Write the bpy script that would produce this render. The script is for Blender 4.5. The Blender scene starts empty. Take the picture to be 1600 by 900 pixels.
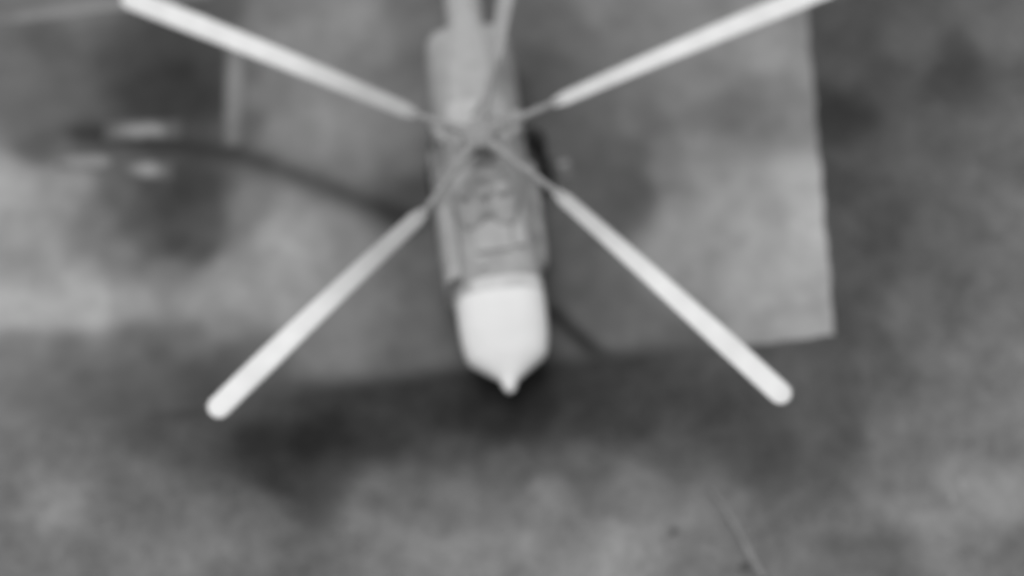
import bpy, bmesh, math, random
import numpy as np
from mathutils import Vector, Matrix

random.seed(7)
rng = np.random.default_rng(11)
scene = bpy.context.scene
COL = scene.collection

# ------------------------------------------------------------------ camera
IMG_W, IMG_H = 1600, 900
CAM = np.array([0.789, -26.28, 54.192])
AZ, EL, ROLL, FPX = -0.020, 1.154, -0.088, 3362.27
FW = np.array([math.sin(AZ) * math.cos(EL), math.cos(AZ) * math.cos(EL), -math.sin(EL)])
R0 = np.array([math.cos(AZ), -math.sin(AZ), 0.0])
U0 = np.cross(R0, FW)
RT = R0 * math.cos(ROLL) + U0 * math.sin(ROLL)
UP = -R0 * math.sin(ROLL) + U0 * math.cos(ROLL)

cd = bpy.data.cameras.new('camera')
cam = bpy.data.objects.new('camera', cd)
COL.objects.link(cam)
cam.matrix_world = Matrix([[RT[i], UP[i], -FW[i], CAM[i]] for i in range(3)] + [[0, 0, 0, 1]])
cd.sensor_width = 36.0
cd.lens = FPX * 36.0 / IMG_W
cd.clip_end = 3000
cd.dof.use_dof = True                      # soft, slightly mis-focused long lens
cd.dof.focus_distance = 45.0
cd.dof.aperture_fstop = 0.062
scene.camera = cam

# ------------------------------------------------------------------ light
SUNV = Vector((-0.08, 0.14, 1.0)).normalized()
w = bpy.data.worlds.new('World'); scene.world = w; w.use_nodes = True
nt = w.node_tree; nt.nodes.clear()
sky = nt.nodes.new('ShaderNodeTexSky'); sky.sky_type = 'NISHITA'; sky.sun_disc = False
sky.sun_elevation = math.asin(SUNV.z); sky.sun_rotation = math.atan2(SUNV.x, SUNV.y)
bw = nt.nodes.new('ShaderNodeRGBToBW')     # the camera is monochrome
bg = nt.nodes.new('ShaderNodeBackground'); bg.inputs['Strength'].default_value = 0.12
wo = nt.nodes.new('ShaderNodeOutputWorld')
nt.links.new(sky.outputs[0], bw.inputs[0]); nt.links.new(bw.outputs[0], bg.inputs[0]); nt.links.new(bg.outputs[0], wo.inputs[0])
sl = bpy.data.lights.new('sun', 'SUN'); sl.energy = 1.5; sl.angle = math.radians(32)
so = bpy.data.objects.new('sun', sl); COL.objects.link(so)
so.rotation_euler = SUNV.to_track_quat('Z', 'Y').to_euler(); so.location = (5, 20, 60)

vs = scene.view_settings
vs.view_transform = 'Standard'; vs.look = 'None'; vs.gamma = 1.0; vs.use_curve_mapping = False
vs.exposure = 0.35
scene.cycles.pixel_filter_type = 'GAUSSIAN'
scene.cycles.filter_width = 3.5
scene.cycles.max_bounces = 6


def at(x, y, z=0.0):
    """Photo pixel -> world point on the horizontal plane z."""
    d = FW + RT * (x - IMG_W / 2) / FPX - UP * (y - IMG_H / 2) / FPX
    return CAM + d * (z - CAM[2]) / d[2]


# ------------------------------------------------------------------ materials
def new_mat(name):
    m = bpy.data.materials.new(name); m.use_nodes = True
    return m, m.node_tree, m.node_tree.nodes['Principled BSDF']


def grey(name, v, rough=0.6, metal=0.0, var=0.12, scale=3.0, bump=0.0, spec=0.3):
    m, nt, b = new_mat(name)
    tc = nt.nodes.new('ShaderNodeTexCoord')
    n = nt.nodes.new('ShaderNodeTexNoise'); n.inputs['Scale'].default_value = scale; n.inputs['Detail'].default_value = 5
    nt.links.new(tc.outputs['Object'], n.inputs['Vector'])
    mr = nt.nodes.new('ShaderNodeMapRange')
    mr.inputs[1].default_value = 0.25; mr.inputs[2].default_value = 0.75
    mr.inputs[3].default_value = v * (1 - var); mr.inputs[4].default_value = v * (1 + var)
    nt.links.new(n.outputs[0], mr.inputs[0]); nt.links.new(mr.outputs[0], b.inputs['Base Color'])
    b.inputs['Roughness'].default_value = rough; b.inputs['Metallic'].default_value = metal
    b.inputs['Specular IOR Level'].default_value = spec
    if bump:
        bp = nt.nodes.new('ShaderNodeBump'); bp.inputs['Strength'].default_value = bump; bp.inputs['Distance'].default_value = 0.03
        nt.links.new(n.outputs[0], bp.inputs['Height']); nt.links.new(bp.outputs[0], b.inputs['Normal'])
    return m


def ground_mat(name, amp, s1, s2, bump):
    m, nt, b = new_mat(name)
    a = nt.nodes.new('ShaderNodeAttribute'); a.attribute_name = 'tone'
    g = nt.nodes.new('ShaderNodeNewGeometry')
    tot = None
    for s, k in ((s1, 0.5), (s2, 0.32), (s2 * 6, 0.18)):
        n = nt.nodes.new('ShaderNodeTexNoise'); n.inputs['Scale'].default_value = s; n.inputs['Detail'].default_value = 4
        nt.links.new(g.outputs['Position'], n.inputs['Vector'])
        q = nt.nodes.new('ShaderNodeMath'); q.operation = 'MULTIPLY_ADD'; q.inputs[1].default_value = k
        nt.links.new(n.outputs[0], q.inputs[0])
        if tot is None:
            q.inputs[2].default_value = 0.0
        else:
            nt.links.new(tot.outputs[0], q.inputs[2])
        tot = q
    mr = nt.nodes.new('ShaderNodeMapRange')
    mr.inputs[1].default_value = 0.3; mr.inputs[2].default_value = 0.7
    mr.inputs[3].default_value = 1 - amp; mr.inputs[4].default_value = 1 + amp
    nt.links.new(tot.outputs[0], mr.inputs[0])
    mu = nt.nodes.new('ShaderNodeMath'); mu.operation = 'MULTIPLY'
    nt.links.new(a.outputs['Fac'], mu.inputs[0]); nt.links.new(mr.outputs[0], mu.inputs[1])
    nt.links.new(mu.outputs[0], b.inputs['Base Color'])
    b.inputs['Roughness'].default_value = 0.95; b.inputs['Specular IOR Level'].default_value = 0.1
    bp = nt.nodes.new('ShaderNodeBump'); bp.inputs['Strength'].default_value = bump; bp.inputs['Distance'].default_value = 0.05
    nt.links.new(tot.outputs[0], bp.inputs['Height']); nt.links.new(bp.outputs[0], b.inputs['Normal'])
    return m


M = {
    'soil': ground_mat('soil_and_short_grass', 0.42, 0.7, 2.0, 0.6),
    'concrete': ground_mat('stained_concrete', 0.28, 0.6, 1.8, 0.2),
    'grass': ground_mat('dry_grass', 0.30, 0.45, 1.7, 0.0),
    'skin': grey('matt_grey_paint', 0.34, 0.7, var=0.16, scale=1.6),
    'cowl': grey('worn_grey_cowling', 0.38, 0.65, var=0.16, scale=2.5),
    'cowl_dark': grey('dark_grey_cowling', 0.22, 0.65, var=0.15, scale=2.5),
    'pale': grey('pale_grey_panel', 0.38, 0.7, var=0.10, scale=3),
    'gearbox': grey('pale_gearbox_cowling', 0.46, 0.7, var=0.1, scale=2.5),
    'frame': grey('light_cockpit_frame', 0.56, 0.7, var=0.25, scale=2.0),
    'door': grey('pale_door_paint', 0.46, 0.7, var=0.08, scale=3),
    'white': grey('white_nose_finish', 0.80, 0.75, var=0.03, scale=2),
    'metal': grey('hub_metal', 0.28, 0.6, 0.0, var=0.2, scale=6),
    'arm': grey('blade_arm_metal', 0.15, 0.5, 0.2, var=0.2, scale=6),
    'dark': grey('dark_gear_paint', 0.03, 0.6, var=0.2, scale=5),
    'rubber': grey('tyre_rubber', 0.02, 0.85, var=0.2, scale=8),
    'glass': grey('dark_window', 0.03, 0.12, var=0.1, spec=0.6),
    'slab': grey('pale_weathered_slab', 0.25, 0.9, var=0.35, scale=1.2, bump=0.3),
    'kerb': grey('kerb_concrete', 0.22, 0.9, var=0.25, scale=1.2, bump=0.3),
    'pole': grey('pale_pole', 0.22, 0.7, var=0.25, scale=2),
    'chock': grey('pale_chock', 0.24, 0.8, var=0.15, scale=4),
    'stone': grey('dark_stone', 0.09, 0.9, var=0.3, scale=6),
}


def dirty(name, v, vd, lo, hi):
    """Pale top in the middle of the piece, soil washed over its ends and sides."""
    m, nt, b = new_mat(name)
    tc = nt.nodes.new('ShaderNodeTexCoord')
    mp = nt.nodes.new('ShaderNodeMapping'); mp.inputs['Location'].default_value = (-1, -1, 0); mp.inputs['Scale'].default_value = (2, 2, 0)
    nt.links.new(tc.outputs['Generated'], mp.inputs['Vector'])
    ln = nt.nodes.new('ShaderNodeVectorMath'); ln.operation = 'LENGTH'; nt.links.new(mp.outputs[0], ln.inputs[0])
    n = nt.nodes.new('ShaderNodeTexNoise'); n.inputs['Scale'].default_value = 2.2; n.inputs['Detail'].default_value = 4
    g = nt.nodes.new('ShaderNodeNewGeometry'); nt.links.new(g.outputs['Position'], n.inputs['Vector'])
    q = nt.nodes.new('ShaderNodeMath'); q.operation = 'MULTIPLY_ADD'; q.inputs[1].default_value = .9
    nt.links.new(n.outputs[0], q.inputs[0]); nt.links.new(ln.outputs['Value'], q.inputs[2])
    mr = nt.nodes.new('ShaderNodeMapRange'); mr.interpolation_type = 'SMOOTHSTEP'
    for i, x in ((1, lo), (2, hi), (3, v), (4, vd)):
        mr.inputs[i].default_value = x
    nt.links.new(q.outputs[0], mr.inputs[0]); nt.links.new(mr.outputs[0], b.inputs['Base Color'])
    b.inputs['Roughness'].default_value = 0.95; b.inputs['Specular IOR Level'].default_value = 0.1
    return m


M['slab'] = dirty('pale_slab_half_under_soil', 0.29, 0.10, .55, 1.45)
M['kerb'] = dirty('kerb_half_under_soil', 0.24, 0.11, .8, 1.9)


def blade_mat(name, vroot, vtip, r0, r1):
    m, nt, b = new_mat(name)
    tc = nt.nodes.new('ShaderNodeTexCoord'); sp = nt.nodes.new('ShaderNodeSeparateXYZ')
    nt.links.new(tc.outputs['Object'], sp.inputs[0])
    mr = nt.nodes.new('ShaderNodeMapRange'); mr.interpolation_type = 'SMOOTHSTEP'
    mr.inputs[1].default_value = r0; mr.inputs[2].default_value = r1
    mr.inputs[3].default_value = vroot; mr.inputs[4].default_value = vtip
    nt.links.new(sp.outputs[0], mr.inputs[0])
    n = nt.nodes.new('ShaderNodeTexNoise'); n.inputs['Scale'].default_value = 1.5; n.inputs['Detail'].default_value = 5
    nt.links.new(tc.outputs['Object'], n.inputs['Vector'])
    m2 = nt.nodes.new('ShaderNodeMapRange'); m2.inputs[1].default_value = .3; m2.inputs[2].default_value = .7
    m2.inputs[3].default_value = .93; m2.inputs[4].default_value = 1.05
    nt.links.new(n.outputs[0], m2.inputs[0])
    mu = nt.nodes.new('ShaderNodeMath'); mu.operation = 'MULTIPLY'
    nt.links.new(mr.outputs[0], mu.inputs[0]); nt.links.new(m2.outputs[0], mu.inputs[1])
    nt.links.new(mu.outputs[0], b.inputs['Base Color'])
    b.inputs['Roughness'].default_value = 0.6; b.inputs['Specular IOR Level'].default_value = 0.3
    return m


# ------------------------------------------------------------------ object helpers
def link(name, me, mat=None, parent=None):
    o = bpy.data.objects.new(name, me); COL.objects.link(o)
    if mat is not None and me is not None:
        me.materials.append(mat)
    if parent is not None:
        o.parent = parent
    return o


def from_bm(name, bm, mat, parent=None, smooth=True):
    me = bpy.data.meshes.new(name)
    bmesh.ops.recalc_face_normals(bm, faces=bm.faces)
    bm.to_mesh(me); bm.free()
    if smooth:
        me.polygons.foreach_set('use_smooth', [True] * len(me.polygons))
        me.set_sharp_from_angle(angle=math.radians(40))
    return link(name, me, mat, parent)


def tag(o, label, cat, group=None):
    o['label'] = label; o['category'] = cat
    if group:
        o['group'] = group
    return o


def loft(bm, rings, cap=True):
    vr = [[bm.verts.new(p) for p in r] for r in rings]
    n = len(vr[0])
    for a, b in zip(vr, vr[1:]):
        for i in range(n):
            bm.faces.new((a[i], a[(i + 1) % n], b[(i + 1) % n], b[i]))
    if cap:
        bm.faces.new(vr[0]); bm.faces.new(list(reversed(vr[-1])))


def section(y, hw, zb, zt, e=2.6, n=28, cx=0.0):
    zc, hh = (zb + zt) / 2, (zt - zb) / 2
    out = []
    for i in range(n):
        t = 2 * math.pi * i / n
        c, s = math.cos(t), math.sin(t)
        out.append((cx + hw * math.copysign(abs(c) ** (2 / e), c), y, zc + hh * math.copysign(abs(s) ** (2 / e), s)))
    return out


def tube(bm, pts, rad, n=10):
    rings = []
    pts = [Vector(p) for p in pts]
    if not isinstance(rad, (list, tuple)):
        rad = [rad] * len(pts)
    for i, p in enumerate(pts):
        d = (pts[min(i + 1, len(pts) - 1)] - pts[max(i - 1, 0)]).normalized()
        a = d.orthogonal().normalized() if abs(d.z) > 0.95 else d.cross(Vector((0, 0, 1))).normalized()
        b = d.cross(a)
        rings.append([p + (a * math.cos(2 * math.pi * k / n) + b * math.sin(2 * math.pi * k / n)) * rad[i] for k in range(n)])
    loft(bm, rings)


def box(bm, c, s, rz=0.0, bev=0.0):
    r = bmesh.ops.create_cube(bm, size=1.0, matrix=Matrix.Translation(c) @ Matrix.Rotation(rz, 4, 'Z') @ Matrix.Diagonal((*s, 1)))
    if bev:
        ed = list({e for v in r['verts'] for e in v.link_edges})
        bmesh.ops.bevel(bm, geom=ed, offset=bev, segments=2, affect='EDGES')


def dome(bm, c, r, sz=(1, 1, 1), seg=16):
    bmesh.ops.create_uvsphere(bm, u_segments=seg, v_segments=10, radius=r, matrix=Matrix.Translation(c) @ Matrix.Diagonal((*sz, 1)))


# ------------------------------------------------------------------ surface tones
def lin(v):
    c = np.asarray(v, float) / 255.0
    return np.where(c <= 0.04045, c / 12.92, ((c + 0.055) / 1.055) ** 2.4)


LIGHT = 1.03      # reflected brightness of a white card lying on the ground here
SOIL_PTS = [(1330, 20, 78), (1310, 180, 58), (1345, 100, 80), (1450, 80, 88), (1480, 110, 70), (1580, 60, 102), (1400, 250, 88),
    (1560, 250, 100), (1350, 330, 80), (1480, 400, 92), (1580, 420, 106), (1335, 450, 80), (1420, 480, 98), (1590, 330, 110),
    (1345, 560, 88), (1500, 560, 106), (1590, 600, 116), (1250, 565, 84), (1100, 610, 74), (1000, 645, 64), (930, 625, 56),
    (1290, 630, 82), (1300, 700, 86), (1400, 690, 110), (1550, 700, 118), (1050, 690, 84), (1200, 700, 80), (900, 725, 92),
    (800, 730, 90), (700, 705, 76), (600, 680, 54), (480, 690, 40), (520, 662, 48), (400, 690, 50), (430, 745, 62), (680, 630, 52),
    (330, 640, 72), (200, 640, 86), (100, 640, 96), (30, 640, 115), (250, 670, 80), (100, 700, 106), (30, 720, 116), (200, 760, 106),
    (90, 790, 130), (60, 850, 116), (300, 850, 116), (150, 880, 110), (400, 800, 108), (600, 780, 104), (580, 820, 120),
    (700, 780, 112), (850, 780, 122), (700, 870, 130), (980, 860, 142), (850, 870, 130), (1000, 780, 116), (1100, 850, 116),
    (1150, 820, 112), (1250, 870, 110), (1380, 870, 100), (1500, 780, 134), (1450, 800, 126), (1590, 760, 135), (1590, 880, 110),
    (1500, 870, 116), (500, 765, 68), (240, 890, 120), (735, 640, 40), (845, 640, 40), (790, 665, 44), (900, 660, 60), (690, 650, 54),  # points just ahead of the nose paint its shade into the soil tone
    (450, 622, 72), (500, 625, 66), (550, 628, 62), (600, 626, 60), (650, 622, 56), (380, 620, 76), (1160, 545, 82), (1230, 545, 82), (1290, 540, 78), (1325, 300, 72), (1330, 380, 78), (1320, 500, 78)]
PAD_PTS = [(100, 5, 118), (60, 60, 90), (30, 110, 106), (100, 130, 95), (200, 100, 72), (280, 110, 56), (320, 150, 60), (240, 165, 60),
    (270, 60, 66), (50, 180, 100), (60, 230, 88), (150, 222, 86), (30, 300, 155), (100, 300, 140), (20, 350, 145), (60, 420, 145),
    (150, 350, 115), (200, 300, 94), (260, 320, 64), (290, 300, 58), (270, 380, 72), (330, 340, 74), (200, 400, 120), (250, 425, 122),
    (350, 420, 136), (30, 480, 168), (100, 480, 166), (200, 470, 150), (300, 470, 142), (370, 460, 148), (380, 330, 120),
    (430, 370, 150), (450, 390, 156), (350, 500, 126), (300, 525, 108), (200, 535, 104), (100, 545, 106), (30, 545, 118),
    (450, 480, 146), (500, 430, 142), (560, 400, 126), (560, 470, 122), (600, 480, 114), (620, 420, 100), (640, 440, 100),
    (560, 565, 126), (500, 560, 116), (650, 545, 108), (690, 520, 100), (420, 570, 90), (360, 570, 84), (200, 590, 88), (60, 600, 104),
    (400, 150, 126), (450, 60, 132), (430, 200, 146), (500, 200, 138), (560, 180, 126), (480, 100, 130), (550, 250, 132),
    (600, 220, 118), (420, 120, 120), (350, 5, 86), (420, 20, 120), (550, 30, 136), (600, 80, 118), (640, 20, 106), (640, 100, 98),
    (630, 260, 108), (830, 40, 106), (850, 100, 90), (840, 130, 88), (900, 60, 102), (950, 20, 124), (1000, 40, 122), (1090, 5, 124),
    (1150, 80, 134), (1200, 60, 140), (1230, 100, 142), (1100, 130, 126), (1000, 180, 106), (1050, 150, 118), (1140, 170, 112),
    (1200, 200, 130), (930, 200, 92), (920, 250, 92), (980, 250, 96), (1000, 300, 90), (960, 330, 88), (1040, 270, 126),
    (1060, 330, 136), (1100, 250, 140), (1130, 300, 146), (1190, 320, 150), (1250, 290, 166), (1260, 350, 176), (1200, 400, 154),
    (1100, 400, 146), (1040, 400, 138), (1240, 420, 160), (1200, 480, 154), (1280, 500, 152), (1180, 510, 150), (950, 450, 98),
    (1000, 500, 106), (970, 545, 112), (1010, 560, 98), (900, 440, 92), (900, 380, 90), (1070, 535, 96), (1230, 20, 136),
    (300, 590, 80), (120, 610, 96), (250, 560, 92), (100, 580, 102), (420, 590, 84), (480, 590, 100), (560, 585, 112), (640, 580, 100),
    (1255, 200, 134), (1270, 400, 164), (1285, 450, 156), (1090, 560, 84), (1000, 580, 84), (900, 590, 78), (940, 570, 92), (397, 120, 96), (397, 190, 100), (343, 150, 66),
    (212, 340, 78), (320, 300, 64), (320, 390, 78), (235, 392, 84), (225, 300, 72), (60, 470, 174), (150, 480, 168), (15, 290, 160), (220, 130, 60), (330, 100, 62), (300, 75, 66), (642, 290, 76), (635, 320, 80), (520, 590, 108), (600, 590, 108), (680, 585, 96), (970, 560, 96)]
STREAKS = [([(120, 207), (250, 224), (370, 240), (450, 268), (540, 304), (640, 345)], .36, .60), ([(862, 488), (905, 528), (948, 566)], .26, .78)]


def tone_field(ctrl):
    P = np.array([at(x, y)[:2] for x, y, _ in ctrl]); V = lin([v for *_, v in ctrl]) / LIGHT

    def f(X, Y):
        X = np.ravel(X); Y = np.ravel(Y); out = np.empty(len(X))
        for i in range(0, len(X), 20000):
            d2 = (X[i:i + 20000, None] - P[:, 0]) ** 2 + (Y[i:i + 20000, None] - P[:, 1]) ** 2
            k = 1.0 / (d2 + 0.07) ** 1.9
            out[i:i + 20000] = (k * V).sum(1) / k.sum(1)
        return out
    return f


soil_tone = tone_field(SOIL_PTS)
pad_base = tone_field(PAD_PTS)


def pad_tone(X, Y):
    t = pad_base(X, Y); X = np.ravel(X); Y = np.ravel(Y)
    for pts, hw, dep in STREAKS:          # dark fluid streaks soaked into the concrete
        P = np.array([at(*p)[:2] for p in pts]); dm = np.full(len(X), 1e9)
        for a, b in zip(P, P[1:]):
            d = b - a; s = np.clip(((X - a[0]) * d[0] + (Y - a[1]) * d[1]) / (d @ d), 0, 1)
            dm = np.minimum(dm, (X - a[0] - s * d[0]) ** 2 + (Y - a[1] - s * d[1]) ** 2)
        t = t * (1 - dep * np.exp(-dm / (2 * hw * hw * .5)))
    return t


def set_tone(me, vals):
    a = me.attributes.new('tone', 'FLOAT', 'POINT'); a.data.foreach_set('value', np.asarray(vals, dtype=np.float32))


def grid_mesh(name, X, Y, Z):
    ny, nx = X.shape
    co = np.stack([X, Y, Z], -1).reshape(-1, 3)
    idx = np.arange(ny * nx).reshape(ny, nx)
    f = np.stack([idx[:-1, :-1], idx[:-1, 1:], idx[1:, 1:], idx[1:, :-1]], -1).reshape(-1, 4)
    me = bpy.data.meshes.new(name); me.from_pydata(co.tolist(), [], f.tolist()); me.update()
    me.polygons.foreach_set('use_smooth', [True] * len(me.polygons))
    return me


def bumps(X, Y, amp, terms=14, k0=0.5, k1=3.0):
    r = np.random.default_rng(3); z = np.zeros(np.shape(X))
    for _ in range(terms):
        a, k, ph = r.uniform(0, 6.28), r.uniform(k0, k1), r.uniform(0, 6.28)
        z += np.sin(k * (X * math.cos(a) + Y * math.sin(a)) + ph) / k
    return z / 6.0 * amp


def axis(lo, hi, step, far):
    c = list(np.arange(lo, hi + 1e-6, step)); s = step
    a, b = [], []
    x = lo; y = hi
    while y < far:
        s *= 1.5; y += s; x -= s; b.append(y); a.append(x)
    return np.array(a[::-1] + c + b)


# ------------------------------------------------------------------ ground and pad
gx, gy = np.meshgrid(axis(-17, 18, 0.2, 700), axis(-14, 10, 0.2, 700))
pass  # ground heights follow once the pad outline is known
c0 = at(1304, 524)[:2]; e1 = at(600, 604)[:2] - c0; e1 /= np.linalg.norm(e1)
e2 = at(1261, 20)[:2] - c0; e2 /= np.linalg.norm(e2)


def pad_uv(X, Y):
    q = e1[0] * e2[1] - e1[1] * e2[0]; x, y = X - c0[0], Y - c0[1]
    return (x * e2[1] - y * e2[0]) / q, (y * e1[0] - x * e1[1]) / q


def ground_z(X, Y):
    du, dv = pad_uv(X, Y)
    out = -np.minimum(du, dv)                       # metres outside the pad, negative under it
    z = 0.008 + bumps(X, Y, 0.05) * np.clip(out / 2.0, 0, 1)
    return np.where(out < -0.35, -0.05, z)


gz = ground_z(gx, gy)
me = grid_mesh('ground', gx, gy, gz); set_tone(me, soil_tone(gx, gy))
ground = link('ground', me, M['soil']); ground['kind'] = 'structure'

ax = np.concatenate([np.arange(0, 27, 0.2), np.arange(27, 45, 1.5)])
ay = np.concatenate([np.arange(0, 15, 0.2), np.arange(15, 45, 1.5)])
uu, vv = np.meshgrid(ax, ay)
PADZ = 0.014
# a slightly crumbled edge: the outline wanders by a few centimetres
wob = 0.02 * np.sin(vv * 2.3) + 0.02 * np.sin(vv * 5.7 + 1)
wob2 = 0.015 * np.sin(uu * 1.9 + 2) + 0.015 * np.sin(uu * 6.1)
us = uu + np.where(uu < 0.01, wob, 0); vs_ = vv + np.where(vv < 0.01, wob2, 0)
px = c0[0] + us * e1[0] + vs_ * e2[0]; py = c0[1] + us * e1[1] + vs_ * e2[1]
me = grid_mesh('landing_pad', px, py, np.full_like(px, PADZ)); 
# soil washed over the worn edge of the concrete, most of all along its left half
reach = np.interp(uu, [0, 3.0, 5.0, 14.0, 17.0, 45.0], [.05, .10, .6, .6, 1.4, 1.6])
k = np.clip(vv / reach, 0, 1); k = k * k * (3 - 2 * k); k = np.maximum(k, np.interp(uu, [0, 2.5, 4.5], [1, 1, 0]))
k = k.ravel()
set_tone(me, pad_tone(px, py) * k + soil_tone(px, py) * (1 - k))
bm = bmesh.new(); bm.from_mesh(me)
ed = [e for e in bm.edges if e.is_boundary]
ex = bmesh.ops.extrude_edge_only(bm, edges=ed)
for g in ex['geom']:
    if isinstance(g, bmesh.types.BMVert):
        g.co.z = -0.12
bm.to_mesh(me); bm.free(); me.set_sharp_from_angle(angle=math.radians(30))
pad = link('landing_pad', me, M['concrete']); pad['kind'] = 'structure'

# short grass on the soil round the pad (uncountable: one object)
NT = 26000
X = rng.uniform(-15, 16, NT); Y = rng.uniform(-12.5, 9, NT)
du, dv = pad_uv(X, Y)
keep = (du < -0.12) | (dv < -0.12)
X, Y = X[keep], Y[keep]; n = len(X)
ang = rng.uniform(0, 6.283, n); hgt = rng.uniform(0.02, 0.05, n); wd = rng.uniform(0.02, 0.05, n)
lx, ly = rng.normal(0, 0.09, n), rng.normal(0, 0.09, n)
zb = ground_z(X, Y) - 0.004
V = np.zeros((n, 4, 3))
cxx, sxx = np.cos(ang) * wd, np.sin(ang) * wd
V[:, 0] = np.stack([X - cxx, Y - sxx, zb], -1); V[:, 1] = np.stack([X + cxx, Y + sxx, zb], -1)
V[:, 2] = np.stack([X + cxx * .3 + lx, Y + sxx * .3 + ly, zb + hgt], -1)
V[:, 3] = np.stack([X - cxx * .3 + lx, Y - sxx * .3 + ly, zb + hgt * .9], -1)
me = bpy.data.meshes.new('grass')
me.from_pydata(V.reshape(-1, 3).tolist(), [], np.arange(4 * n).reshape(n, 4).tolist()); me.update()
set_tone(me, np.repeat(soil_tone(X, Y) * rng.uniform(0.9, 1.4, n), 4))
g = link('grass', me, M['grass']); g['kind'] = 'stuff'
tag(g, 'short patchy grass growing on the soil round the pad', 'grass')

# ------------------------------------------------------------------ helicopter
HZ = PADZ
YAW = math.radians(2.9)
heli = bpy.data.objects.new('helicopter', None); COL.objects.link(heli)
heli.location = (-0.24, 0.0, HZ); heli.rotation_euler = (0, 0, YAW)
tag(heli, 'large grey helicopter with bright white nose and drooping white rotor blades parked on the pad', 'helicopter')
HM = Matrix.Translation(heli.location) @ Matrix.Rotation(YAW, 4, 'Z'); HI = HM.inverted()


def loc_at(x, y, z):
    p = at(x, y, z); return HI @ Vector(p)


# fuselage: cabin from behind the nose to the rear doors
bm = bmesh.new()
loft(bm, [section(*s) for s in [(-3.36, 1.20, 0.62, 2.64, 2.9), (-2.4, 1.25, 0.58, 2.86, 3.0), (-1.5, 1.25, 0.56, 2.9, 3.2),
    (0.0, 1.25, 0.56, 2.92, 3.2), (2.0, 1.24, 0.6, 2.92, 3.1), (3.2, 1.22, 0.85, 2.95, 3.0), (3.9, 1.2, 1.2, 2.96, 3.0),
    (4.25, 1.14, 1.5, 2.94, 2.9), (4.45, 1.0, 1.75, 2.86, 2.7), (4.55, 0.8, 1.9, 2.76, 2.5)]])
fus = from_bm('fuselage', bm, M['skin'], heli)
# nose
bm = bmesh.new()
loft(bm, [section(*s, cx=.06) for s in [(-3.365, 1.185, 0.64, 2.62, 2.8), (-3.6, 1.19, 0.62, 2.56, 2.7), (-4.1, 1.18, 0.62, 2.38, 2.6), (-4.5, 1.15, 0.65, 2.18, 2.5),
    (-4.85, 1.08, 0.72, 2.0, 2.4), (-5.0, 1.0, 0.8, 1.92, 2.3), (-5.25, 0.66, 0.94, 1.74, 2.2), (-5.46, 0.36, 1.06, 1.60, 2.1), (-5.6, 0.2, 1.16, 1.50, 2.0)]])
nose = from_bm('nose', bm, M['white'], heli); nose['label'] = 'bright white nose with blunt tapered tip'
bm = bmesh.new(); tube(bm, [(.04, -5.5, 1.33), (.04, -5.66, 1.33), (.04, -5.80, 1.33), (.04, -5.88, 1.33)], [.24, .20, .15, .07], 14)
from_bm('nose_probe', bm, M['white'], nose)
bm = bmesh.new()
loft(bm, [section(y, hw, zb, zt, 2.85, 28, .03) for y, hw, zb, zt in ((-3.42, 1.21, .61, 2.635), (-3.2, 1.225, .60, 2.69), (-3.12, 1.222, .61, 2.70))])
from_bm('cockpit_frame', bm, M['frame'], heli)
# pale left cabin door and its rail
bm = bmesh.new()
loft(bm, [[(x, y, z) for x, z in ((-1.262, 0.95), (-1.34, 1.0), (-1.36, 2.1), (-1.26, 2.62), (-0.98, 2.90), (-0.90, 2.84), (-1.17, 2.55), (-1.24, 2.05))] for y in (-3.1, -2.0, -0.95)])
dr = from_bm('cabin_door', bm, M['door'], heli); dr['label'] = 'pale sliding cabin door'
bm = bmesh.new(); tube(bm, [(-1.33, -2.9, 1.0), (-1.33, 0.4, 1.0)], .025); from_bm('door_rail', bm, M['cowl_dark'], dr)
# round cabin windows
bm = bmesh.new(); bmesh.ops.create_cone(bm, cap_ends=True, segments=16, radius1=.2, radius2=.19, depth=.05)
pm = bpy.data.meshes.new('porthole'); bm.to_mesh(pm); bm.free(); pm.materials.append(M['glass'])
for sx in (-1, 1):
    for yy in (-1.7, -0.8, 0.1, 1.0, 1.9):
        if sx < 0 and yy < -0.9:
            xx = 1.315
        else:
            xx = 1.25
        o = link('porthole', pm, None, heli); o.location = (sx * xx, yy, 1.78); o.rotation_euler = (0, math.pi / 2, 0)
# side fuel tanks
def tank(sx, y0, y1, xc, r, z, mat):
    bm = bmesh.new()
    L = y1 - y0
    loft(bm, [section(y0 + t * L, r * k, z - r * 1.35 * k, z + r * 1.35 * k, 2.4, 20, sx * xc) for t, k in
              ((0, .25), (.02, .55), (.06, .82), (.12, 1), (.9, 1), (.96, .9), (.99, .7), (1, .4))])
    t = from_bm('fuel_tank', bm, mat, heli)
    for q in (.25, .5, .75):
        bm = bmesh.new()
        s = section(y0 + q * L, r + .012, z - r * 1.35 - .012, z + r * 1.35 + .012, 2.4, 20, sx * xc)
        tube(bm, s[:] + [s[0]], .018, 6)
        from_bm('tank_strap', bm, mat, t)
    return t
tank(-1, -2.3, 1.75, 1.08, 0.34, 1.2, M['skin'])
tank(1, -2.5, 0.75, 1.16, 0.32, 1.3, M['cowl'])
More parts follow.
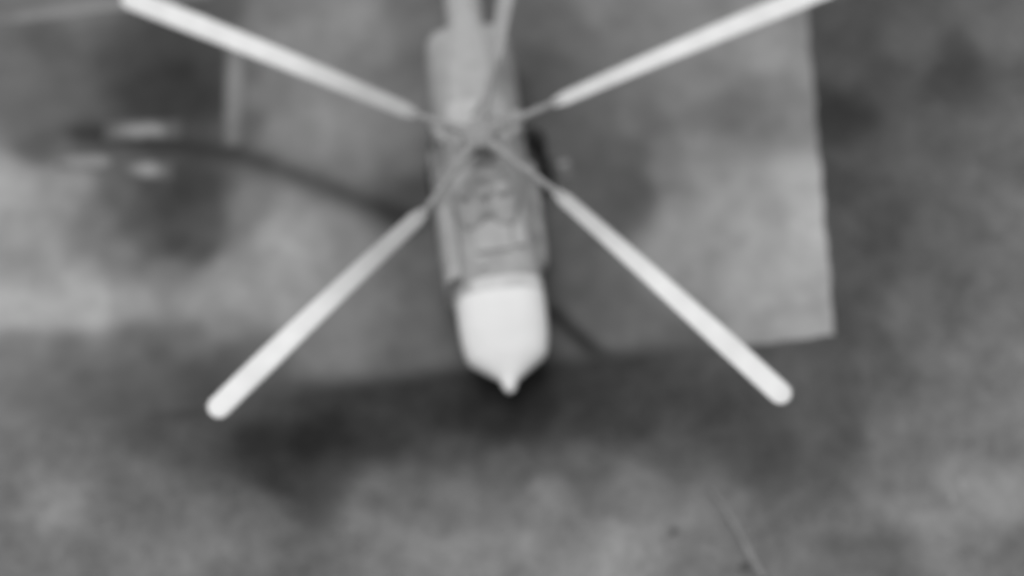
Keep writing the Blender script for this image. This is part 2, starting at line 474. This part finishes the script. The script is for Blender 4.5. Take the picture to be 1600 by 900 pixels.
# tail boom
bm = bmesh.new()
loft(bm, [section(y, r, z - r, z + r, 2.0, 20) for y, r, z in ((4.0, .53, 2.62), (5.4, .50, 2.72), (7.5, .42, 2.82), (10, .33, 2.95), (11.8, .27, 3.05), (12.0, .2, 3.05))])
boom = from_bm('tail_boom', bm, M['pale'], heli)
bm = bmesh.new()
loft(bm, [[(x, y, z) for x, y in ((-.06, a), (.06, a + .05), (.06, b - .05), (-.06, b))] for a, b, z in ((10.9, 12.1, 3.1), (11.9, 12.8, 4.6), (12.2, 12.9, 5.1))])
from_bm('tail_fin', bm, M['skin'], boom)
bm = bmesh.new(); box(bm, (0, 10.6, 3.05), (2.7, .7, .07), 0, .03); from_bm('stabilizer', bm, M['skin'], boom)
bm = bmesh.new(); tube(bm, [(0.0, 12.55, 4.7), (.35, 12.55, 4.7)], .12); from_bm('tail_rotor_hub', bm, M['metal'], boom)
for k in range(3):
    bm = bmesh.new(); box(bm, (0, 0, 1.0), (.03, .26, 1.8), 0, .01)
    o = from_bm('tail_rotor_blade', bm, M['pale'], boom); o.location = (.37, 12.55, 4.7); o.rotation_euler = (math.radians(20 + 120 * k), 0, 0)

bm = bmesh.new()
loft(bm, [section(y, hw, zb, zt, 3.2, 28) for y, hw, zb, zt in ((-1.5, .7, 2.8, 3.05), (-1.3, .86, 2.8, 3.25), (-.8, .95, 2.8, 3.44), (.3, 1.0, 2.8, 3.52), (1.6, .98, 2.8, 3.5), (3.0, .9, 2.84, 3.38), (4.0, .7, 2.86, 3.2), (4.5, .4, 2.86, 3.02))])
from_bm('engine_deck', bm, M['skin'], heli)
# engine deck: one nacelle per engine, gearbox fairing, aft cowling
for sx in (-1, 1):
    bm = bmesh.new()
    loft(bm, [section(y, hw, zb, zt, 2.5, 20, sx * .46) for y, hw, zb, zt in ((-1.75, .2, 2.8, 3.0), (-1.6, .3, 2.8, 3.14), (-1.3, .38, 2.8, 3.36), (-.9, .42, 2.8, 3.56), (-.2, .44, 2.8, 3.68), (.7, .45, 2.8, 3.68))])
    nac = from_bm('engine_cowling', bm, M['cowl'], heli)
    bm = bmesh.new(); dome(bm, (sx * .52 - .06, -1.0, 3.56), .2, (1, 1, .7))
    d = from_bm('intake_dome', bm, M['pale'] if sx < 0 else M['cowl'], nac)
    bm = bmesh.new(); tube(bm, [(sx * .90, .75, 3.2), (sx * 1.02, 1.1, 3.22), (sx * 1.1, 1.3, 3.22)], [.2, .2, .19], 14)
    from_bm('exhaust_pipe', bm, M['cowl'], nac)
bm = bmesh.new(); dome(bm, (-.04, -1.0, 3.46), .17, (1, 1, .7)); from_bm('oil_cooler_intake', bm, M['pale'], heli)
bm = bmesh.new()
loft(bm, [section(y, hw, zb, zt, 3.0, 24) for y, hw, zb, zt in ((-.72, .5, 2.82, 3.56), (-.6, .64, 2.82, 3.72), (-.2, .82, 2.82, 3.88), (.4, .86, 2.82, 3.92), (1.1, .86, 2.82, 3.86), (1.65, .84, 2.84, 3.74))])
from_bm('gearbox_cowling', bm, M['gearbox'], heli)
bm = bmesh.new()
loft(bm, [section(y, hw, zb, zt, 2.7, 24) for y, hw, zb, zt in ((1.66, .80, 2.86, 3.70), (2.6, .72, 2.9, 3.6), (3.5, .56, 2.96, 3.45), (4.3, .38, 3.02, 3.3), (4.9, .2, 3.08, 3.2))])
from_bm('aft_cowling', bm, M['pale'], heli)
# roof details between the engines and the nose
bm = bmesh.new(); box(bm, (.06, -2.05, 2.905), (.95, .85, .04), 0, .015); hp = from_bm('roof_hatch', bm, M['pale'], heli)
bm = bmesh.new(); box(bm, (-.3, -2.7, 2.815), (.22, .36, .05), 0, .02); from_bm('roof_antenna', bm, M['pale'], heli)
bm = bmesh.new(); box(bm, (.75, -1.6, 2.86), (.3, 1.6, .06), 0, .02); from_bm('roof_walkway', bm, M['cowl'], heli)

# rotor head
HUBZ = 4.75
bm = bmesh.new(); tube(bm, [(0, 0, 3.6), (0, 0, 4.2), (0, 0, 4.5)], [.3, .2, .17], 16); from_bm('rotor_mast', bm, M['metal'], heli)
bm = bmesh.new(); tube(bm, [(0, 0, 4.46), (0, 0, 4.54), (0, 0, 4.86), (0, 0, 4.98), (0, 0, 5.02)], [.25, .42, .42, .26, .1], 20)
hub = from_bm('rotor_hub', bm, M['metal'], heli)
bm = bmesh.new(); tube(bm, [(0, 0, 4.30), (0, 0, 4.36)], .48, 24); from_bm('swash_plate', bm, M['metal'], hub)

# blades: root and tip of each in the photograph, tip drooped
RB = 10.6
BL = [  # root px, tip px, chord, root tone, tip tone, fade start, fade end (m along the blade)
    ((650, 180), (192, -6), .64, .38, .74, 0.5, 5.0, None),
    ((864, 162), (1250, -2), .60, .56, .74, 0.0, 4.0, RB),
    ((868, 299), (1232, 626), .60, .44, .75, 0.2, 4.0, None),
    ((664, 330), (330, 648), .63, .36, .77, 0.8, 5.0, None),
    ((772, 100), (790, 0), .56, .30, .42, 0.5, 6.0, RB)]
for k, (rp, tp, ch, v0, v1, f0, f1, full) in enumerate(BL):
    r = loc_at(*rp, 4.78)
    t = loc_at(*tp, 4.30 if full is None else (4.44 if k == 1 else 4.7))
    d = Vector((t.x - r.x, t.y - r.y, 0)); L = d.length
    if full is not None:
        L = full - Vector((r.x, r.y, 0)).length
    a = math.atan2(d.y, d.x)
    root_r = Vector((r.x, r.y)).length
    droop = 0.48
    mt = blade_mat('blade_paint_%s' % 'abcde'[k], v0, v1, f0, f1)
    bm = bmesh.new(); rings = []
    for s in [i / 24 for i in range(24)] + [.97, .98, .988, .995, 1.0]:
        c = ch * (1.0 if s > .03 else .6 + .4 * s / .03)
        c *= .66 + .30 * min(1, s / .75)
        if s > .965:
            c *= math.sqrt(max(.05, 1 - ((s - .965) / .036) ** 2))
        x = s * L
        z = -droop * s ** 1.8
        prof = [(-.28, 0), (-.22, .045), (-.05, .06), (.2, .045), (.5, .022), (.72, 0), (.5, -.012), (.2, -.025), (-.05, -.035), (-.22, -.03)]
        tw = math.radians(6 * (1 - s))
        rings.append([(x, (-(q - .22)) * c * math.cos(tw), z + h * c * 1.2 - (q - .22) * c * math.sin(tw) * -1) for q, h in prof])
    loft(bm, rings)
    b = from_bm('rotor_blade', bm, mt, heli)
    b.location = (r.x, r.y, 4.78); b.rotation_euler = (0, 0, a)
    # hinged arm from the hub out to the blade root
    p0 = Vector((0, 0, 4.70)); p1 = Vector((r.x, r.y, 4.77)); dd = (p1 - p0).normalized()
    bm = bmesh.new(); tube(bm, [p0 + dd * .35, p0 + dd * .7, p0.lerp(p1, .6), p1 - dd * .05, p1 + Vector((math.cos(a), math.sin(a), 0)) * .25], [.17, .13, .105, .085, .06], 12)
    from_bm('blade_arm', bm, M['metal'], hub)
    bm = bmesh.new(); side = Vector((-dd.y, dd.x, 0))
    tube(bm, [p0 + dd * .55 + side * .28, p0 + dd * 1.1 + side * .1], .06, 8); from_bm('lag_damper', bm, M['metal'], hub)

# landing gear
def wheel(parent, c, r, wd):
    bm = bmesh.new()
    rings = []
    for x, q in ((-.5, .55), (-.5, .8), (-.42, .95), (-.2, 1), (.2, 1), (.42, .95), (.5, .8), (.5, .55)):
        rings.append([(c[0] + x * wd, c[1] + math.cos(2 * math.pi * i / 24) * r * q, c[2] + math.sin(2 * math.pi * i / 24) * r * q) for i in range(24)])
    loft(bm, rings)
    wo_ = from_bm('wheel', bm, M['rubber'], parent)
    bm = bmesh.new(); tube(bm, [(c[0] - wd * .53, c[1], c[2]), (c[0] + wd * .53, c[1], c[2])], r * .5, 16); from_bm('wheel_rim', bm, M['dark'], wo_)
for sx in (-1, 1):
    wp = loc_at(853, 268, .45) if sx > 0 else Vector((-1.36, 1.05, .45))
    tp = loc_at(838, 222, 1.3) if sx > 0 else Vector((-1.12, 1.5, 1.3))
    bm = bmesh.new()
    tube(bm, [(tp.x - sx * .25, tp.y, 2.0), (tp.x, tp.y, 1.55), (tp.x, tp.y, 1.2), (tp.x + sx * .08, tp.y - .18, .85), (wp.x - sx * .02, wp.y + .12, .62), (wp.x, wp.y, .47)], [.12, .26, .27, .17, .12, .09], 14)
    tube(bm, [(sx * 1.0, wp.y - .1, .75), (wp.x, wp.y, .46)], .06, 8)
    ms = from_bm('main_gear', bm, M['dark'], heli)
    wheel(ms, (wp.x, wp.y, .435), .435, .34)
bm = bmesh.new(); tube(bm, [(0, -3.6, .8), (0, -3.75, .32)], [.09, .06]); tube(bm, [(-.26, -3.75, .3), (.26, -3.75, .3)], .04)
ng = from_bm('nose_gear', bm, M['dark'], heli)
for sx in (-1, 1):
    wheel(ng, (sx * .2, -3.75, .3), .3, .18)

# ------------------------------------------------------------------ small things on the ground
def rough_box(name, c, s, rz, mat, jit=0.03, bev=0.02):
    bm = bmesh.new(); box(bm, (0, 0, 0), s)
    bmesh.ops.subdivide_edges(bm, edges=bm.edges[:], cuts=3, use_grid_fill=True)
    for v in bm.verts:
        if v.co.z > 0:
            v.co.z += random.uniform(-jit, 0)
        v.co.x += random.uniform(-jit, jit) * 2; v.co.y += random.uniform(-jit, jit)
    o = from_bm(name, bm, mat, None, False)
    o.location = c; o.rotation_euler = (0, 0, rz)
    return o

def span(p, q, w, h, name, mat, jit=.03):
    a, b = at(*p, PADZ), at(*q, PADZ); m = (a + b) / 2; d = b - a
    return rough_box(name, (m[0], m[1], PADZ + h / 2), (np.hypot(d[0], d[1]), w, h), math.atan2(d[1], d[0]), mat, jit)

tag(span((165, 205), (282, 202), .6, .03, 'pale_slab', M['slab']), 'brightest pale slab on dark ground left of the rotor, above the dark streak', 'slab', 'pale slabs')
tag(span((192, 262), (268, 268), .55, .03, 'pale_slab', M['slab']), 'short pale slab just below the dark streak, nearer the rotor', 'slab', 'pale slabs')
tag(span((92, 252), (172, 254), .45, .03, 'pale_slab', M['kerb']), 'dull narrow slab farthest left below the dark streak', 'slab', 'pale slabs')
tag(span((368, 70), (364, 228), .55, .025, 'kerb_strip', M['kerb'], .015), 'faint straight kerb strip along the right side of the dark patch', 'kerb', 'kerb strips')
tag(span((-40, 36), (330, -12), .42, .03, 'kerb_strip', M['kerb'], .015), 'long pale kerb strip slanting across the top left corner', 'kerb', 'kerb strips')

# pale pole in the grass, bottom right
pa, pb = at(1112, 768), at(1196, 905)
bm = bmesh.new(); pts = []
for i in range(9):
    s = i / 8; p = pa + (pb - pa) * s
    pts.append((p[0] + .05 * math.sin(s * 5), p[1], .09 + .01 * math.sin(s * 7)))
tube(bm, pts, [.04, .05, .065, .075, .08, .085, .1, .11, .1], 10)
tag(from_bm('pole', bm, M['pole']), 'thin pale pole lying in the grass at the bottom right', 'pole')

def stone(p, r, label):
    c = at(*p)
    bm = bmesh.new(); bmesh.ops.create_icosphere(bm, subdivisions=2, radius=r)
    for v in bm.verts:
        v.co *= random.uniform(.8, 1.15); v.co.z *= .7
    o = from_bm('stone', bm, M['stone'], None, True); o.location = (c[0], c[1], r * .35)
    tag(o, label, 'stone', 'dark stones in the grass')
stone((1163, 886), .13, 'dark stone touching the lower end of the pale pole')
stone((1052, 830), .10, 'small dark stone alone in the grass left of the pale pole')

# chock by the right main wheel
wc = at(881, 262, .1)
bm = bmesh.new()
loft(bm, [[(x, -.16, 0), (x, .16, 0), (x, .09, .2), (x, -.03, .24)] for x in (-.13, .13)])
bmesh.ops.bevel(bm, geom=bm.edges[:], offset=.015, segments=1, affect='EDGES')
ck = from_bm('wheel_chock', bm, M['chock'], None, False); ck.location = (wc[0], wc[1], PADZ); ck.rotation_euler = (0, 0, .2); ck.scale = (1.3, 1.6, 1.2)
tag(ck, 'small pale block on the pad beside the dark right main wheel', 'wheel chock')
